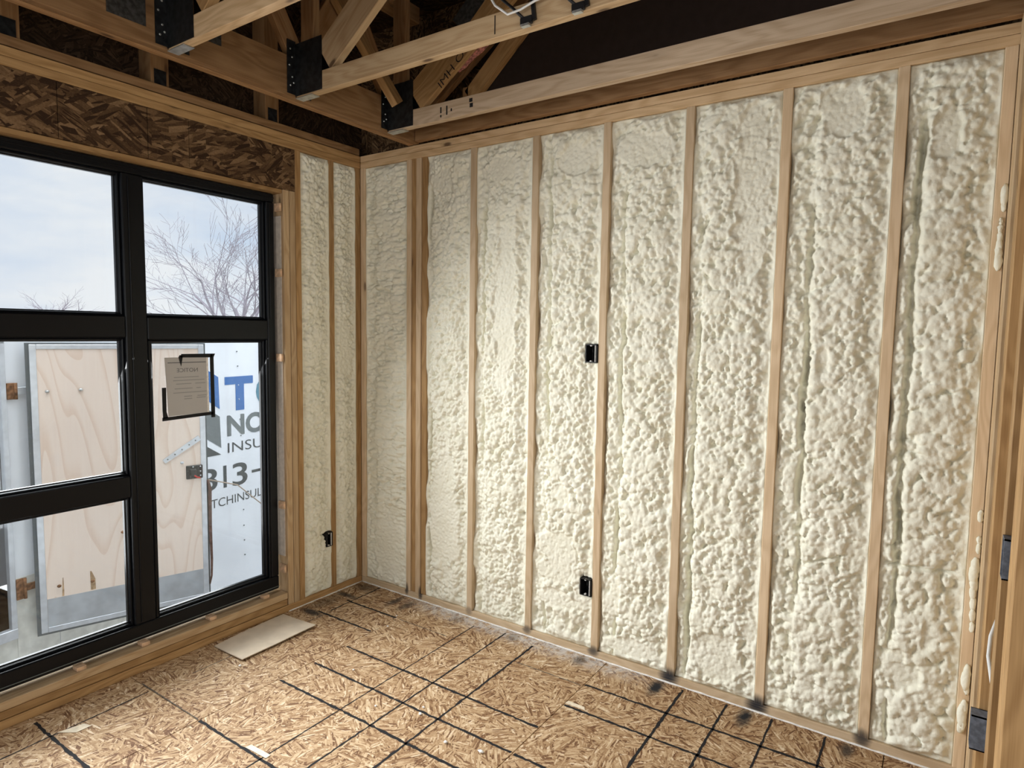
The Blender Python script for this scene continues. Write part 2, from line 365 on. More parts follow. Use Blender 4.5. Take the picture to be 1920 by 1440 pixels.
# ------------------------------------------------------------------ foam maths
def lattice(shape_seed):
    return np.random.RandomState(shape_seed).rand(96, 96)
def vnoise(x, y, seed):
    L = lattice(seed); xi = np.floor(x).astype(int); yi = np.floor(y).astype(int); fx = x - xi; fy = y - yi
    fx = fx * fx * (3 - 2 * fx); fy = fy * fy * (3 - 2 * fy)
    g = lambda a, b: L[(a) % 96, (b) % 96]
    return (g(xi, yi) * (1 - fx) + g(xi + 1, yi) * fx) * (1 - fy) + (g(xi, yi + 1) * (1 - fx) + g(xi + 1, yi + 1) * fx) * fy
def fbm(x, y, seed, o=3):
    v = 0; a = .5; t = 0
    for i in range(o): v = v + a * vnoise(x * 2 ** i, y * 2 ** i, seed + i * 7); t += a; a *= .5
    return v / t
def domes(x, y, cell, seed, flat=1.0):
    """union of rounded blobs, 0..1"""
    rs = np.random.RandomState(seed); N = 128
    jx, jy, hh, rr = rs.rand(N, N), rs.rand(N, N), rs.rand(N, N), rs.rand(N, N)
    gx, gy = x / cell, y / cell; ix = np.floor(gx).astype(int); iy = np.floor(gy).astype(int); best = np.full(x.shape, -9.)
    for a in (-1, 0, 1):
        for b in (-1, 0, 1):
            cx = ix + a; cy = iy + b; m, n = cx % N, cy % N
            d2 = (gx - cx - jx[m, n]) ** 2 + ((gy - cy - jy[m, n]) * flat) ** 2
            rad = .55 + .55 * rr[m, n]
            h = (.55 + .45 * hh[m, n]) * np.sqrt(np.clip(1.0 - d2 / rad ** 2, 0, 1)) 
            best = np.maximum(best, h)
    return best
G = .0048
def foam_panel(name, parent, W, H, place, seed, flats=(), amp=1.0, cellk=1.0, groove=True, slant=0.0, frameL=.085, lip=.004, wavy=False, edgek=1.0, holes=(), trenches=(), cuts=()):
    """sprayed foam filling a stud bay W wide and H high; place(u, v, recess) gives world points"""
    nu = int(W / G) + 1; nv = int(H / (G * 1.05)) + 1
    u, v = np.meshgrid(np.linspace(0, W, nu), np.linspace(0, H, nv))
    s = seed * 31
    wu = u + .016 * (fbm(u * 14, v * 14, s + 1) - .5) + slant * v; wv = v + .02 * (fbm(u * 13 + 5, v * 13, s + 2) - .5)
    aniso = .8 + .5 * vnoise(u * 3, v * 1.6, s + 3)
    if wavy: wu = wu * .55; wv = wv * 1.25
    big = domes(wu, wv, .058 * cellk, s + 4, 1.0); mid = domes(wu + .2, wv, .030 * cellk, s + 5, 1.05); sm = domes(wu, wv + .3, .0185 * cellk, s + 6); xs = domes(wu + .1, wv, .0115, s + 8)
    mixn = np.clip((fbm(u * 4 + 3, v * 3, s + 9) - .35) * 3.2, 0, 1)          # where lumps grow big
    lump = (.016 * big + .022 * mid + .010 * sm) * mixn + (.006 * big + .016 * mid + .017 * sm) * (1 - mixn) + .0045 * xs
    # profile across the bay: strip beside left stud, crease, belly, ramp to right stud
    wob = .018 * (fbm(v * 5, v * 0 + 3, s + 10) - .5) * 2
    gl = frameL + wob; gr = W - .046 + .018 * (fbm(v * 4, v * 0 + 9, s + 11) - .5) * 2
    belly = .014 * np.clip((u - gl) / .03, 0, 1) * np.clip((gr - u) / .05, 0, 1)
    gdep = np.clip((fbm(v * 3.1, v * 0 + 1.5, s + 12, 2) - .42) * 4.0, 0, 1) if groove else 0
    crease = .034 * np.exp(-((u - gl - .010 * (fbm(v * 30, v * 0, s + 23) - .5)) / (.006 + .006 * fbm(v * 12, v * 0 + 2, s + 24))) ** 2) * gdep
    edge_fine = np.clip(1 - np.abs(u - gl * .5) / (gl * .5), 0, 1) ** .5 * (u < gl)
    ramp = np.clip((u - gr) / (W - gr + 1e-6), 0, 1) * (u > gr)
    lump = lump * (1 - .35 * ramp) * np.where(u < gl, .85, 1.0)
    out = -.052 + belly + lump * amp * 1.38 - crease
    out = out * (1 - ramp ** 1.5) + (-lip + .002 * (sm - .5) * 0) * ramp ** 1.5 + .35 * lump * ramp ** 1.5 * (1 - ramp)
    # uneven level
    out += .012 * (fbm(u * 3.5, v * 2.2, s + 13) - .5)
    # horizontal passes of the gun
    out += .004 * np.sin(v * 24 + 5 * fbm(u * 2, v * 2, s + 14))
    # scraped flat patches
    flat_mask = np.zeros_like(u)
    for (fu, fv, ru, rv) in flats:
        d = np.sqrt(((u / W - fu) / (ru * .85)) ** 2 + ((v - fv) / rv) ** 2) + .9 * (fbm(u * 16, v * 16, s + 15) - .5)
        flat_mask = np.maximum(flat_mask, np.clip((1.1 - d) / .18, 0, 1))
    rnd = fbm(u * 6 + 2, v * 4 + 8, s + 16); flat_mask = np.maximum(flat_mask, np.clip((rnd - .76) / .03, 0, 1) * .8)
    flat = -.0125 + .0030 * (vnoise(u * 120, v * 120, s + 17) - .5) + .0065 * sm + .0030 * xs + .006 * (fbm(u * 9, v * 9, s + 18) - .5)
    out = out * (1 - flat_mask) + flat * flat_mask
    # left edge sinks back along the stud, uneven
    le = np.clip(u / .022, 0, 1); dl = .010 + .030 * edgek * np.clip((fbm(v * 6, v * 0 + 4.2, s + 19) - .38) * 2.6, 0, 1)
    out = out * le + (-dl) * (1 - le)
    ed = np.clip((W - u) / .010, 0, 1); out = out * ed + (-lip - .006 * np.clip((fbm(v * 7, v * 0 + 7, s + 20) - .5) * 3, 0, 1)) * (1 - ed)
    te = np.clip(np.minimum(v, H - v) / .03, 0, 1); out = out * te + (-.010 - .01 * fbm(u * 20, v * 0, s + 21)) * (1 - te)
    out = np.where(out > .004, .004 + (out - .004) * .45, out)
    for (tu, t0, t1, td) in trenches:       # upright slots where two passes of foam did not meet
        wig = .012 * (fbm(v * 9, v * 0 + 3.3, s + 31) - .5) * 2 + .006 * (fbm(v * 45, v * 0, s + 32) - .5) * 2
        ends = np.clip((v + ZB - t0) / .05, 0, 1) * np.clip((t1 - v - ZB) / .05, 0, 1)
        out = out - td * np.exp(-((u - tu - wig) / (.007 + .005 * fbm(v * 14, v * 0 + 6, s + 33))) ** 2) * ends
    for (cz, u0, u1, sl, td) in cuts:       # shallow level slots
        ends = np.clip((u - u0) / .03, 0, 1) * np.clip((u1 - u) / .03, 0, 1)
        out = out - td * np.exp(-((v + ZB - cz - sl * (u - u0) - .006 * (fbm(u * 30, u * 0, s + 34) - .5)) / .006) ** 2) * ends
    for (a_, b_, c_, d_) in holes: out = np.where((u > a_) & (u < b_) & (v > c_) & (v < d_), -.085, out)
    P = place(u, v, -out)
    # skirt running back into the bay
    ring = [(0, j) for j in range(nu)] + [(i, nu - 1) for i in range(1, nv)] + [(nv - 1, j) for j in range(nu - 2, -1, -1)] + [(i, 0) for i in range(nv - 2, 0, -1)]
    ri = np.array(ring); back = place(u[ri[:, 0], ri[:, 1]], v[ri[:, 0], ri[:, 1]], np.full(len(ri), .11))
    V = np.concatenate([P.reshape(-1, 3), back]); n0 = nu * nv
    a = (np.arange(nv - 1)[:, None] * nu + np.arange(nu - 1)[None]).ravel()
    F = np.stack([a, a + 1, a + nu + 1, a + nu], 1)
    rid = ri[:, 0] * nu + ri[:, 1]; k = np.arange(len(ri)); F2 = np.stack([rid, n0 + k, n0 + (k + 1) % len(ri), rid[(k + 1) % len(ri)]], 1)
    F = np.concatenate([F, F2])
    me = bpy.data.meshes.new(name); me.vertices.add(len(V)); me.vertices.foreach_set('co', V.astype(np.float32).ravel())
    me.loops.add(F.size); me.loops.foreach_set('vertex_index', F.astype(np.int32).ravel())
    me.polygons.add(len(F)); me.polygons.foreach_set('loop_start', (np.arange(len(F)) * 4).astype(np.int32)); me.polygons.foreach_set('loop_total', np.full(len(F), 4, np.int32))
    me.polygons.foreach_set('use_smooth', np.ones(len(F), bool)); me.update(calc_edges=True)
    o = link(name, me, M_FOAM, parent); return o

# ------------------------------------------------------------------ right wall: studs with foam between
S = .4064; SW = .0381; X0 = .883
ZT0, ZT1, ZT2 = 2.679, 2.717, 2.755
wr = tag(empty('wall_right'), 'wood stud wall with lumpy cream spray foam filling every bay', 'wall', kind='structure')
XE = 3.271
box('bottom_plate', (0.0, 0, 0), (XE, .139, .0381), MWS['X'], wr)
box('top_plate', (0, 0, ZT0), (XE + .1, .139, ZT1 - .0015), MW['X'], wr)
box('top_plate', (0, 0, ZT1), (XE + .1, .139, ZT2), MW['X'], wr)
box('ledger_board', (.51, -.050, ZT2 + .004), (XE + .1, -.012, ZT2 + .093), MWD['X'], wr)
box('sheathing', (-.15, .14, -.02), (6.1, .152, 3.56), M_BACK, wr, bev=0)
studx = [0.0] + [X0 + i * S for i in range(6)] + [3.233]
for x in studx: box('stud', (x, 0, .0381), (x + SW, .139, ZT0), MWS['Z'], wr)
for (a, b, y) in ((.399, .436, 0), (.438, .474, .006), (.476, .513, 0), (.515, .553, .009)):
    box('stud', (a, y, .0381), (b, .139, ZT0), MWO['Z'] if y else MWS['Z'], wr)
ZB = .0385
pl = lambda xs: (lambda u, v, r: np.stack([xs + u, r, ZB + v], -1))
HH = ZT0 - ZB - .001
bays = [(.0385, .3985, dict(flats=((.55, .25, .4, .25),), wavy=True, amp=1.05, groove=False, edgek=.15)),
        (.5535, .8825, dict(flats=((.35, 2.50, .35, .06), (.45, .55, .40, .42)), amp=.9, cellk=.85, frameL=.03, edgek=.6)),
        (.9215, 1.2890, dict(flats=((.55, 1.75, .22, .45), (.55, 2.5, .35, .08)), amp=.85, cellk=.85, frameL=.055, trenches=((.055, 1.75, 2.38, .022),))),
        (1.3279, 1.6954, dict(flats=((.45, .5, .40, .08), (.4, .36, .42, .06), (.42, .22, .40, .05), (.6, 2.5, .3, .08), (.45, .78, .2, .05)), amp=.95, frameL=.075, trenches=((.075, 1.55, 2.35, .022),), holes=((1.626 - 1.3279, 1.694 - 1.3279, 1.518 - ZB, 1.612 - ZB), (1.627 - 1.3279, 1.695 - 1.3279, .316 - ZB, .408 - ZB)))),
        (1.7342, 2.1018, dict(flats=((.45, 2.48, .45, .09), (.5, .07, .45, .05)), amp=1.0, frameL=.09)),
        (2.1406, 2.5082, dict(flats=((.72, 2.25, .24, .38), (.5, .16, .40, .10)), amp=1.05, frameL=.05, trenches=((.048, .12, .90, .030),))),
        (2.5470, 2.9146, dict(flats=((.5, 2.53, .26, .10), (.2, 1.0, .14, .08)), amp=1.15, cellk=1.08, frameL=.10, trenches=((.100, .92, 1.62, .040),), cuts=((.70, .11, .30, .45, .022), (.62, .12, .33, .1, .014)))),
        (2.9534, 3.2325, dict(flats=((.45, 2.38, .22, .09), (.35, .30, .25, .06)), amp=1.30, cellk=1.25, frameL=.055, trenches=((.052, .80, 2.50, .034),), cuts=((.775, .02, .26, .05, .022),)))]
for i, (a, b, kw) in enumerate(bays):
    foam_panel('foam_infill', wr, b - a, HH, pl(a), 11 + i, **kw)
# bead of sealant at the foot of the plates
def bead(name, p, q, rad, parent, seed):
    rs = np.random.RandomState(seed); n = int((Vector(q) - Vector(p)).length / .03); pts = []; rr = []
    for i in range(n + 1):
        t = i / n; pts.append(Vector(p).lerp(Vector(q), t) + Vector((rs.normal(0, .0009), rs.normal(0, .0009), 0))); rr.append(rad * (.7 + .6 * rs.rand()))
    return tube(name, pts, rr, M_SEAL, parent, 6)
bead('sealant_bead', (.005, -.003, .002), (XE, -.003, .002), .0042, wr, 3)
# foam squeezed out of the joint by the end stud
def blob(name, pts, parent, seed):
    r_ = np.random.RandomState(seed); bm = bmesh.new()
    for (p, rad) in pts:
        m = Matrix.Translation(p) @ Matrix.Diagonal((rad * .8, rad * .55, rad * (1.7 + .9 * r_.rand()), 1))
        bmesh.ops.create_icosphere(bm, subdivisions=2, radius=1, matrix=m)
    for v in bm.verts: v.co += Vector(r_.normal(0, .0012, 3))
    o = from_bm(name, bm, M_FOAM, parent, smooth=True); return o
blob('foam_drip', [((3.261, -.006, 2.18 - .016 * i), .011 + .004 * (i in (0, 1))) for i in range(4)] + [((3.256, -.007, 2.08 - .028 * i), .008 + .0016 * i) for i in range(6)], wr, 1)
blob('foam_drip', [((3.262, -.006, 1.02), .012), ((3.263, -.006, .93), .010), ((3.263, -.006, .90), .010), ((3.258, -.008, .83), .018), ((3.254, -.008, .80), .020), ((3.257, -.008, .765), .017), ((3.256, -.008, .73), .014), ((3.259, -.006, .69), .013), ((3.260, -.006, .645), .013), ((3.261, -.006, .60), .011)], wr, 2)
blob('foam_drip', [((3.257, -.008, .42), .017), ((3.254, -.008, .395), .019), ((3.260, -.006, .36), .013), ((3.255, -.007, .285), .016), ((3.250, -.008, .255), .019), ((3.254, -.007, .225), .015), ((3.248, -.006, .205), .013)], wr, 3)

# ------------------------------------------------------------------ left wall with the window
wl = tag(empty('wall_left'), 'stud wall around the black window with strand board header', 'wall', kind='structure')
YL = -3.6
box('bottom_plate', (-.139, YL, 0), (0, 0, .0381), MWO['Y'], wl)
box('sill_plate', (-.139, -2.92, .0410), (-.003, -.577, .0765), MWO['Y'], wl)
box('sill_plate', (-.139, -2.92, .0795), (0, -.577, .1165), MW['Y'], wl)
for (a, b) in ((-.570, -.5315), (-.5290, -.4925)): box('jack_stud', (-.139, a, .0385), (-.002 * (a < -.55), b, 2.444), MW['Z'], wl)
box('king_stud', (-.139, -.4900, .0385), (0, -.4530, ZT0), MWO['Z'], wl)
box('stud', (-.139, -.248, .0385), (-.003, -.210, ZT0), MWO['Z'], wl)
box('stud', (-.139, -.0385, .0385), (0, -.0005, ZT0), MWO['Z'], wl)
box('king_stud', (-.139, -3.0, .0385), (0, -2.93, ZT0), MWO['Z'], wl)
box('top_plate', (-.139, YL, ZT0), (0, -.0005, ZT1 - .0015), MWO['Y'], wl)
box('top_plate', (-.139, YL, ZT1), (0, -.0005, ZT2), MWO['Y'], wl)
box('sole_plate', (-.139, YL, ZT2 + .006), (-.006, -.0005, ZT2 + .046), MWD['Y'], wl)
for (a, b) in ((-2.92, -1.665), (-1.663, -1.301), (-1.299, -1.106), (-1.104, -.491)):
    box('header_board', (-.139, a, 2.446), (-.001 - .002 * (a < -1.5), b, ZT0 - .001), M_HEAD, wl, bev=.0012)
box('head_strip', (-.139, -2.92, 2.4225), (-.012, -.571, 2.4445), MWO['Y'], wl)
box('backer_strip', (-.085, -.577, .33), (-.020, -.5705, 2.30), M_GAPFOAM, wl)
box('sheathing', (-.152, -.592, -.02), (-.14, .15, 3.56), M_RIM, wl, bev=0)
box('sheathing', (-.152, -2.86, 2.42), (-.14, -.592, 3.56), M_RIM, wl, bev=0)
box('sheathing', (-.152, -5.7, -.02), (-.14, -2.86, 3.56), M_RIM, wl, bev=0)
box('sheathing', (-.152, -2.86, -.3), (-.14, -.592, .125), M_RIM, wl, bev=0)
M_BOUNCE = plain('white_bounce_skin', (.80, .80, .80), .7, .2)  # unseen white outer skin, added to bounce daylight onto the trailer
box('added_house_skin', (-.158, -.592, -.30), (-.1525, .15, 3.56), M_BOUNCE, wl, bev=0); box('added_house_skin', (-.158, -5.7, -.30), (-.1525, -2.86, 3.56), M_BOUNCE, wl, bev=0)
box('added_house_skin', (-.158, -2.86, 2.42), (-.1525, -.592, 3.56), M_BOUNCE, wl, bev=0); box('added_house_skin', (-.158, -2.86, -.30), (-.1525, -.592, .125), M_BOUNCE, wl, bev=0)
box('added_house_skin', (-.158, .153, -1.04), (3.0, 5.0, 3.56), M_BOUNCE, wl, bev=0)  # unseen house mass, added to shade the far part of the trailer
for (y, dz) in ((-1.22, 0), (-1.815, 0), (-.61, 0), (-2.42, 0)):
    box('cripple_post', (-.139, y - .045, ZT2 + .047), (-.03, y + .040, 3.4), MWD['Z'], wl)
    box('steel_tie', (-.0295, y - .030, ZT2 + .050), (-.027, y + .026, ZT2 + .12), M_STEEL, wl, bev=0)
pll = lambda ys: (lambda u, v, r: np.stack([-r, ys + u, ZB + v], -1))
foam_panel('foam_infill', wl, .2045, HH, pll(-.4527), 31, flats=(), amp=1.0, cellk=.72, groove=False, frameL=.02, edgek=.2, holes=((-.294 + .4527, -.246 + .4527, .310 - ZB, .402 - ZB),))
foam_panel('foam_infill', wl, .1710, HH, pll(-.2097), 32, flats=((.5, 1.5, .4, .2),), amp=1.0, cellk=.72, groove=False, frameL=.02, edgek=.2)
bead('sealant_bead', (.003, -.57, .002), (.003, -.004, .002), .004, wl, 5)

# window
wnd = tag(empty('window_1', (-.09, -1.72, .13)), 'large black framed window of five panes looking out on the white trailer', 'window', kind='structure')
XF, XB = -.055, -.128
F0, F1, YR, YLW = .135, 2.418, -.594, -2.86
B = dict(mat=M_BLACK, parent=wnd, bev=.004)
def bar(name, y0, y1, z0, z1, xf=XF): return box(name, (XB, y0, z0), (xf, y1, z1), M_BLACK, wnd, bev=.005)
bar('frame_head', YLW, YR, 2.372, F1); bar('frame_sill', YLW, YR, F0, .214)
bar('frame_jamb', -.642, YR, .2145, 2.3715); bar('frame_jamb', YLW, -2.80, .2145, 2.3715)
bar('mullion', -1.400, -1.302, .2145, 2.3715)
bar('transom', -1.3015, -.6425, 1.602, 1.712); bar('transom', -2.7995, -1.4005, 1.612, 1.714); bar('transom', -2.7995, -1.4005, .850, .954)
bar('sash_stile', -1.3015, -1.284, .2145, 1.6015, XF - .006); bar('sash_stile', -.652, -.6425, .2145, 1.6015, XF - .006)
# raised ridges that catch the light on the frame
for (y, z0, z1) in ((-1.372, .225, 2.36), (-.628, 1.72, 2.36)): box('frame_ridge', (XF - .001, y - .003, z0), (XF + .005, y + .003, z1), M_BLACK, wnd, bev=.002)
box('frame_ridge', (XF - .001, YLW, .150), (XF + .004, YR, .153), M_BEAD, wnd, bev=.001)
box('frame_ridge', (XF - .001, YLW, 2.395), (XF + .004, YR, 2.399), M_BLACK, wnd, bev=.001)
panes = [('UR', -1.3015, -.6425, 1.7125, 2.3715), ('LR', -1.2835, -.6525, .2145, 1.6015), ('UL', -2.7995, -1.4005, 1.7145, 2.3715), ('ML', -2.7995, -1.4005, .9545, 1.6115), ('LL', -2.7995, -1.4005, .2145, .8495)]
for n, y0, y1, z0, z1 in panes:
    t = .017
    # stepped glazing bead round the pane
    bm = bmesh.new()
    def ring_at(x, i): return [bm.verts.new((x, a, b)) for a, b in ((y0 + i, z0 + i), (y1 - i, z0 + i), (y1 - i, z1 - i), (y0 + i, z1 - i))]
    rr = [ring_at(x, i) for x, i in ((-.078, 0), (-.076, .006), (-.080, .010), (-.094, .013), (-.096, t), (-.112, t), (-.112, 0))]
    for a, b in zip(rr, rr[1:] + rr[:1]):
        for k in range(4): bm.faces.new((a[k], a[(k + 1) % 4], b[(k + 1) % 4], b[k]))
    bmesh.ops.recalc_face_normals(bm, faces=bm.faces)
    o = from_bm('glazing_bead', bm, M_BLACK, wnd); o.location = -wnd.location
    box('pane', (-.106, y0 + .012, z0 + .012), (-.100, y1 - .012, z1 - .012), M_GLASS, wnd, bev=0)
for (y, s) in ((-1.655, 1), (-1.375, .9), (-1.03, 1), (-.70, .8)):
    box('shim', (-.060, y - .019, .1168), (-.014 - .012 * (y > -.8), y + .019, .1345), M_SHIM, wnd, bev=.001)
for (z, dx) in ((2.345, 0), (1.98, 0), (1.50, .0), (.64, .0), (.26, 0)):
    box('shim', (-.055, -.5930, z - .022), (-.006, -.5795, z + .022), M_SHIM, wnd, bev=.001)

# ------------------------------------------------------------------ partition at the right edge
wp = tag(empty('wall_partition'), 'open partition of pine studs beside the last foam bay', 'wall', kind='structure')
XP = 3.2718
for (a, b, m) in ((-.165, -.004, MW), (-.434, -.325, MWO), (-.816, -.741, MWO), (-1.118, -.992, MWO)):
    n = 2 if b - a > .1 else 1
    for i in range(n):
        box('stud', (XP, a + (b - a) / n * i + .0005, .0385), (XP + .139, a + (b - a) / n * (i + 1) - .0005, ZT0), m['Z'], wp)
box('bottom_plate', (XP, -1.12, 0), (XP + .139, -.004, .0381), MWS['Y'], wp)
box('top_plate', (XP, -3.9, ZT0), (XP + .139, -.004, ZT1 - .001), MW['Y'], wp)
box('top_plate', (XP + .0, -3.9, ZT1), (XP + .139, -.004, ZT2), MW['Y'], wp)
box('gypsum_board', (XP + .140, -1.12, 0), (XP + .152, -.004, ZT0), wood('ply_back', 'Z', (.50, .36, .21), (.40, .27, .15)), wp, bev=0)

# ------------------------------------------------------------------ walls behind the photographer, with tall openings
wb = tag(empty('wall_back'), 'rear wall with wide openings behind the camera', 'wall', kind='structure')
for (a, b) in ((-.15, .12), (3.65, 4.0), (5.8, 6.1)): box('wall_pier', (a, -5.7, 0), (b, -5.56, 3.56), M_BACK, wb, bev=0)
box('wall_lintel', (-.15, -5.7, 2.45), (6.1, -5.56, 3.56), M_BACK, wb, bev=0)
ws = tag(empty('wall_side'), 'side wall of the next room with wide openings', 'wall', kind='structure')
for (a, b) in ((-5.7, -4.6), (-1.7, .14)): box('wall_pier', (5.96, a, 0), (6.1, b, 3.56), M_BACK, ws, bev=0)
box('wall_lintel', (5.96, -5.7, 2.45), (6.1, .14, 3.56), M_BACK, ws, bev=0)

# ------------------------------------------------------------------ ceiling: girder, trusses, roof deck
ce = tag(empty('ceiling', (0, 0, ZT2)), 'open ceiling of pine roof trusses hung from a girder on steel hangers', 'ceiling', kind='structure')
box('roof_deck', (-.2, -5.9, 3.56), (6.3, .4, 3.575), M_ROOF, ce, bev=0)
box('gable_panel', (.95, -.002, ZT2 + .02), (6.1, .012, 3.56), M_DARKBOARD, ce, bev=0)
gi = empty('girder', (.46, -.01, 0), ce)
for (a, b) in ((.420, .4585), (.4650, .503)):
    box('chord_ply', (a, -5.55, ZT2 + .001), (b, -.004, ZT2 + .185), MWD['Y'], gi)
box('chord_ply', (.425, -5.55, 3.43), (.503, -.004, 3.52), MWD['Y'], gi)
trY = [-.224, -.826, -1.428, -2.03, -2.63, -3.24]
for i, y in enumerate(trY[:5]):
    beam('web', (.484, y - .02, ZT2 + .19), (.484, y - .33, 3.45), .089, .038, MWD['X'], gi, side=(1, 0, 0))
    beam('web', (.484, y + .00, ZT2 + .19), (.484, y + .30, 3.45), .089, .038, MWD['X'], gi, side=(1, 0, 0)) if i else None
    if i: box('nail_plate', (.5035, y + .03, ZT2 + .10), (.5055, y + .19, ZT2 + .25), M_PLATE, gi, bev=0)
    box('nail_plate', (.5035, y - .24 - .02, ZT2 + .06), (.5055, y - .12, ZT2 + .22), M_PLATE, gi, bev=0) if i == 2 else None
def hanger(parent, yb, top):
    """sheet steel joist hanger: stirrup round the chord end and flanges on the girder"""
    h = empty('hanger', (.51, yb, 0), parent); f, bk = yb - .0385, yb
    bm = bmesh.new()
    def q(a, b):
        m = bmesh.ops.create_cube(bm, size=1)['verts']; a = Vector(a); b = Vector(b)
        for v in m: v.co = Vector((v.co.x * (b.x - a.x), v.co.y * (b.y - a.y), v.co.z * (b.z - a.z))) + (a + b) / 2
    zt = ZT2 + top
    q((.506, f - .003, ZT2 + .006), (.695, f - .0008, zt - .012)); q((.506, bk + .0008, ZT2 + .006), (.695, bk + .003, zt - .012))
    q((.5055, f - .048, ZT2 + .012), (.5080, f - .001, zt)); q((.5055, bk + .001, ZT2 + .012), (.5080, bk + .048, zt))
    q((.5085, f - .0006, ZT2 + .10), (.545, bk + .0006, zt - .03))
    o = from_bm('stirrup', bm, M_STEEL, None); o.parent = h; o.location = -parent_world(h)
    s = box('seat', (.507, f - .003, ZT2 - .0045), (.625, bk + .003, ZT2 - .001), M_GALV, None, bev=0); s.parent = h; s.location = s.location - parent_world(h)
    # nail heads
    bm = bmesh.new()
    for (yy, zz) in ((f - .03, .05), (f - .02, .09), (f - .035, .14), (f - .02, .18), (f - .03, .215), (f - .012, .065)):
        bmesh.ops.create_cone(bm, segments=8, radius1=.0045, radius2=.003, depth=.003, cap_ends=True, matrix=Matrix.Translation((.5095, yy, ZT2 + zz)) @ Matrix.Rotation(R(90), 4, 'Y'))
    o = from_bm('nail_heads', bm, M_GALV, None); o.parent = h; o.location = -parent_world(h); o['kind'] = 'stuff'
    return h
for i, y in enumerate(trY):
    tr = empty('truss', (.55, y, 0), ce); f = y - .038; ym = y - .019
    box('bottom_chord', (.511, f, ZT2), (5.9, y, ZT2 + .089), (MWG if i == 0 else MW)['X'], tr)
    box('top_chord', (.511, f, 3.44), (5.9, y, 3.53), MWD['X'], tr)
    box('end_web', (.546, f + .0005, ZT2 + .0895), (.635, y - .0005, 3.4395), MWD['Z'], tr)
    wm = (MW if i == 1 else MWO)
    x0 = .70
    ww = (.16, .15, .13)[min(i, 2)]; ex = (ww - .105) / 2
    beam('web', (x0 + .02 - .66 * ex, ym, ZT2 + .125 + .75 * ex), (x0 + .86 - .66 * ex, ym, 3.47 + .75 * ex), ww, .036, wm['X'], tr)
    for j in range(3):
        xa = 1.62 + 1.45 * j
        beam('web', (xa, ym, 3.46), (xa + .62, ym, ZT2 + .11), .089, .036, MWD['X'], tr) if j or i > 1 else None
        beam('web', (xa + .72, ym, ZT2 + .11), (xa + 1.40, ym, 3.46), .089, .036, MWD['X'], tr) if i > 1 else None
    hanger(tr, y, .255)
poly_prism('nail_plate', [(.965, -.2625, 3.235), (1.10, -.2625, 3.35), (1.165, -.2625, 3.275), (1.03, -.2625, 3.160)], (0, -1, 0), .0015, M_PLATE, bpy.data.objects['truss'])
# brace ends and far webs glimpsed between the trusses
beam('brace', (.635, -.318, 2.865), (.50, -.66, 3.36), .089, .038, MWO['X'], ce, side=(1, .25, .25))
beam('gable_web', (.90, -.030, 2.935), (1.55, -.030, 3.50), .089, .038, MWO['X'], ce)
beam('gable_web', (.60, -.030, 2.95), (1.32, -.030, 3.42), .089, .038, MWD['X'], ce)
box('gable_post', (.86, -.049, 2.85), (.90, -.012, 2.99), MWD['Z'], ce)

def mark(txt, cx, cz, length, hgt, ang, y, parent):
    o = text_mesh(txt, 'pencil_mark', M_INK, None, -.01); o.parent = parent
    ca, sa = math.cos(ang), math.sin(ang); pw = parent_world(parent)
    fit(o, lambda a, b: Vector((cx + ca * (a - .5) * length - sa * (b - .5) * hgt, y, cz + sa * (a - .5) * length + ca * (b - .5) * hgt)) - pw)
tr0 = bpy.data.objects['truss']
mark('IMH O', .955, 2.995, .20, .042, R(41), -.2605 - .0025, tr0)
for (x, z, h_) in ((.885, 2.805, .030), (.885, 2.775, .012), (.925, 2.798, .045), (.955, 2.795, .014), (1.075, 2.82, .018), (1.078, 2.795, .020)):
    box('grade_stamp', (x, -.2632, z - h_ / 2), (x + .008 + .012 * (x > 1), -.2622, z + h_ / 2), M_INK, tr0, bev=0)
box('layout_mark', (1.664, -.8652, 2.768), (1.668, -.8642, 2.835), M_INK, bpy.data.objects['truss.001'], bev=0)
# ------------------------------------------------------------------ electrical boxes
def elec_box(loc, wid, hgt, dep, mat, face, label, group=None, name='electrical_box', wires=True):
    """open-fronted device box; face gives the outward direction"""
    t = tag(empty(name, loc), label, 'electrical box', group)
    ang = {'-y': 0, '+x': R(90), '-x': R(-90)}[face]; t.rotation_euler = (0, 0, ang)
    bm = bmesh.new(); th = .004
    def q(a, b):
        m = bmesh.ops.create_cube(bm, size=1)['verts']; a = Vector(a); b = Vector(b)
        for v in m: v.co = Vector((v.co.x * (b.x - a.x), v.co.y * (b.y - a.y), v.co.z * (b.z - a.z))) + (a + b) / 2
    q((-wid / 2, 0, 0), (-wid / 2 + th, dep, hgt)); q((wid / 2 - th, 0, 0), (wid / 2, dep, hgt)); q((-wid / 2, 0, 0), (wid / 2, dep, th)); q((-wid / 2, 0, hgt - th), (wid / 2, dep, hgt)); q((-wid / 2, dep - th, 0), (wid / 2, dep, hgt))
    o = from_bm('box_body', bm, mat, t)
    for z in (.0, hgt - .010):
        bm = bmesh.new(); bmesh.ops.create_cone(bm, segments=10, radius1=.0055, radius2=.005, depth=.010, cap_ends=True, matrix=Matrix.Translation((-.004, .008, z + .005)) @ Matrix.Rotation(R(90), 4, 'X'))
        from_bm('screw_ear', bm, M_SEAL if mat is M_BPLAST else mat, t)
    if wires:
        tube('wire', [(-.012, dep - .01, .02), (-.006, dep * .5, hgt * .4), (.004, .012, hgt * .62), (-.002, dep * .4, hgt * .85)], .0028, M_BPLAST, t, 6, local=True)
        bm = bmesh.new(); bmesh.ops.create_cube(bm, size=1, matrix=Matrix.Translation((wid / 2 - .010, .003, hgt * .5)) @ Matrix.Diagonal((.003, .006, hgt * .92, 1)))
        from_bm('box_flange', bm, M_SEAL, t)
    return t
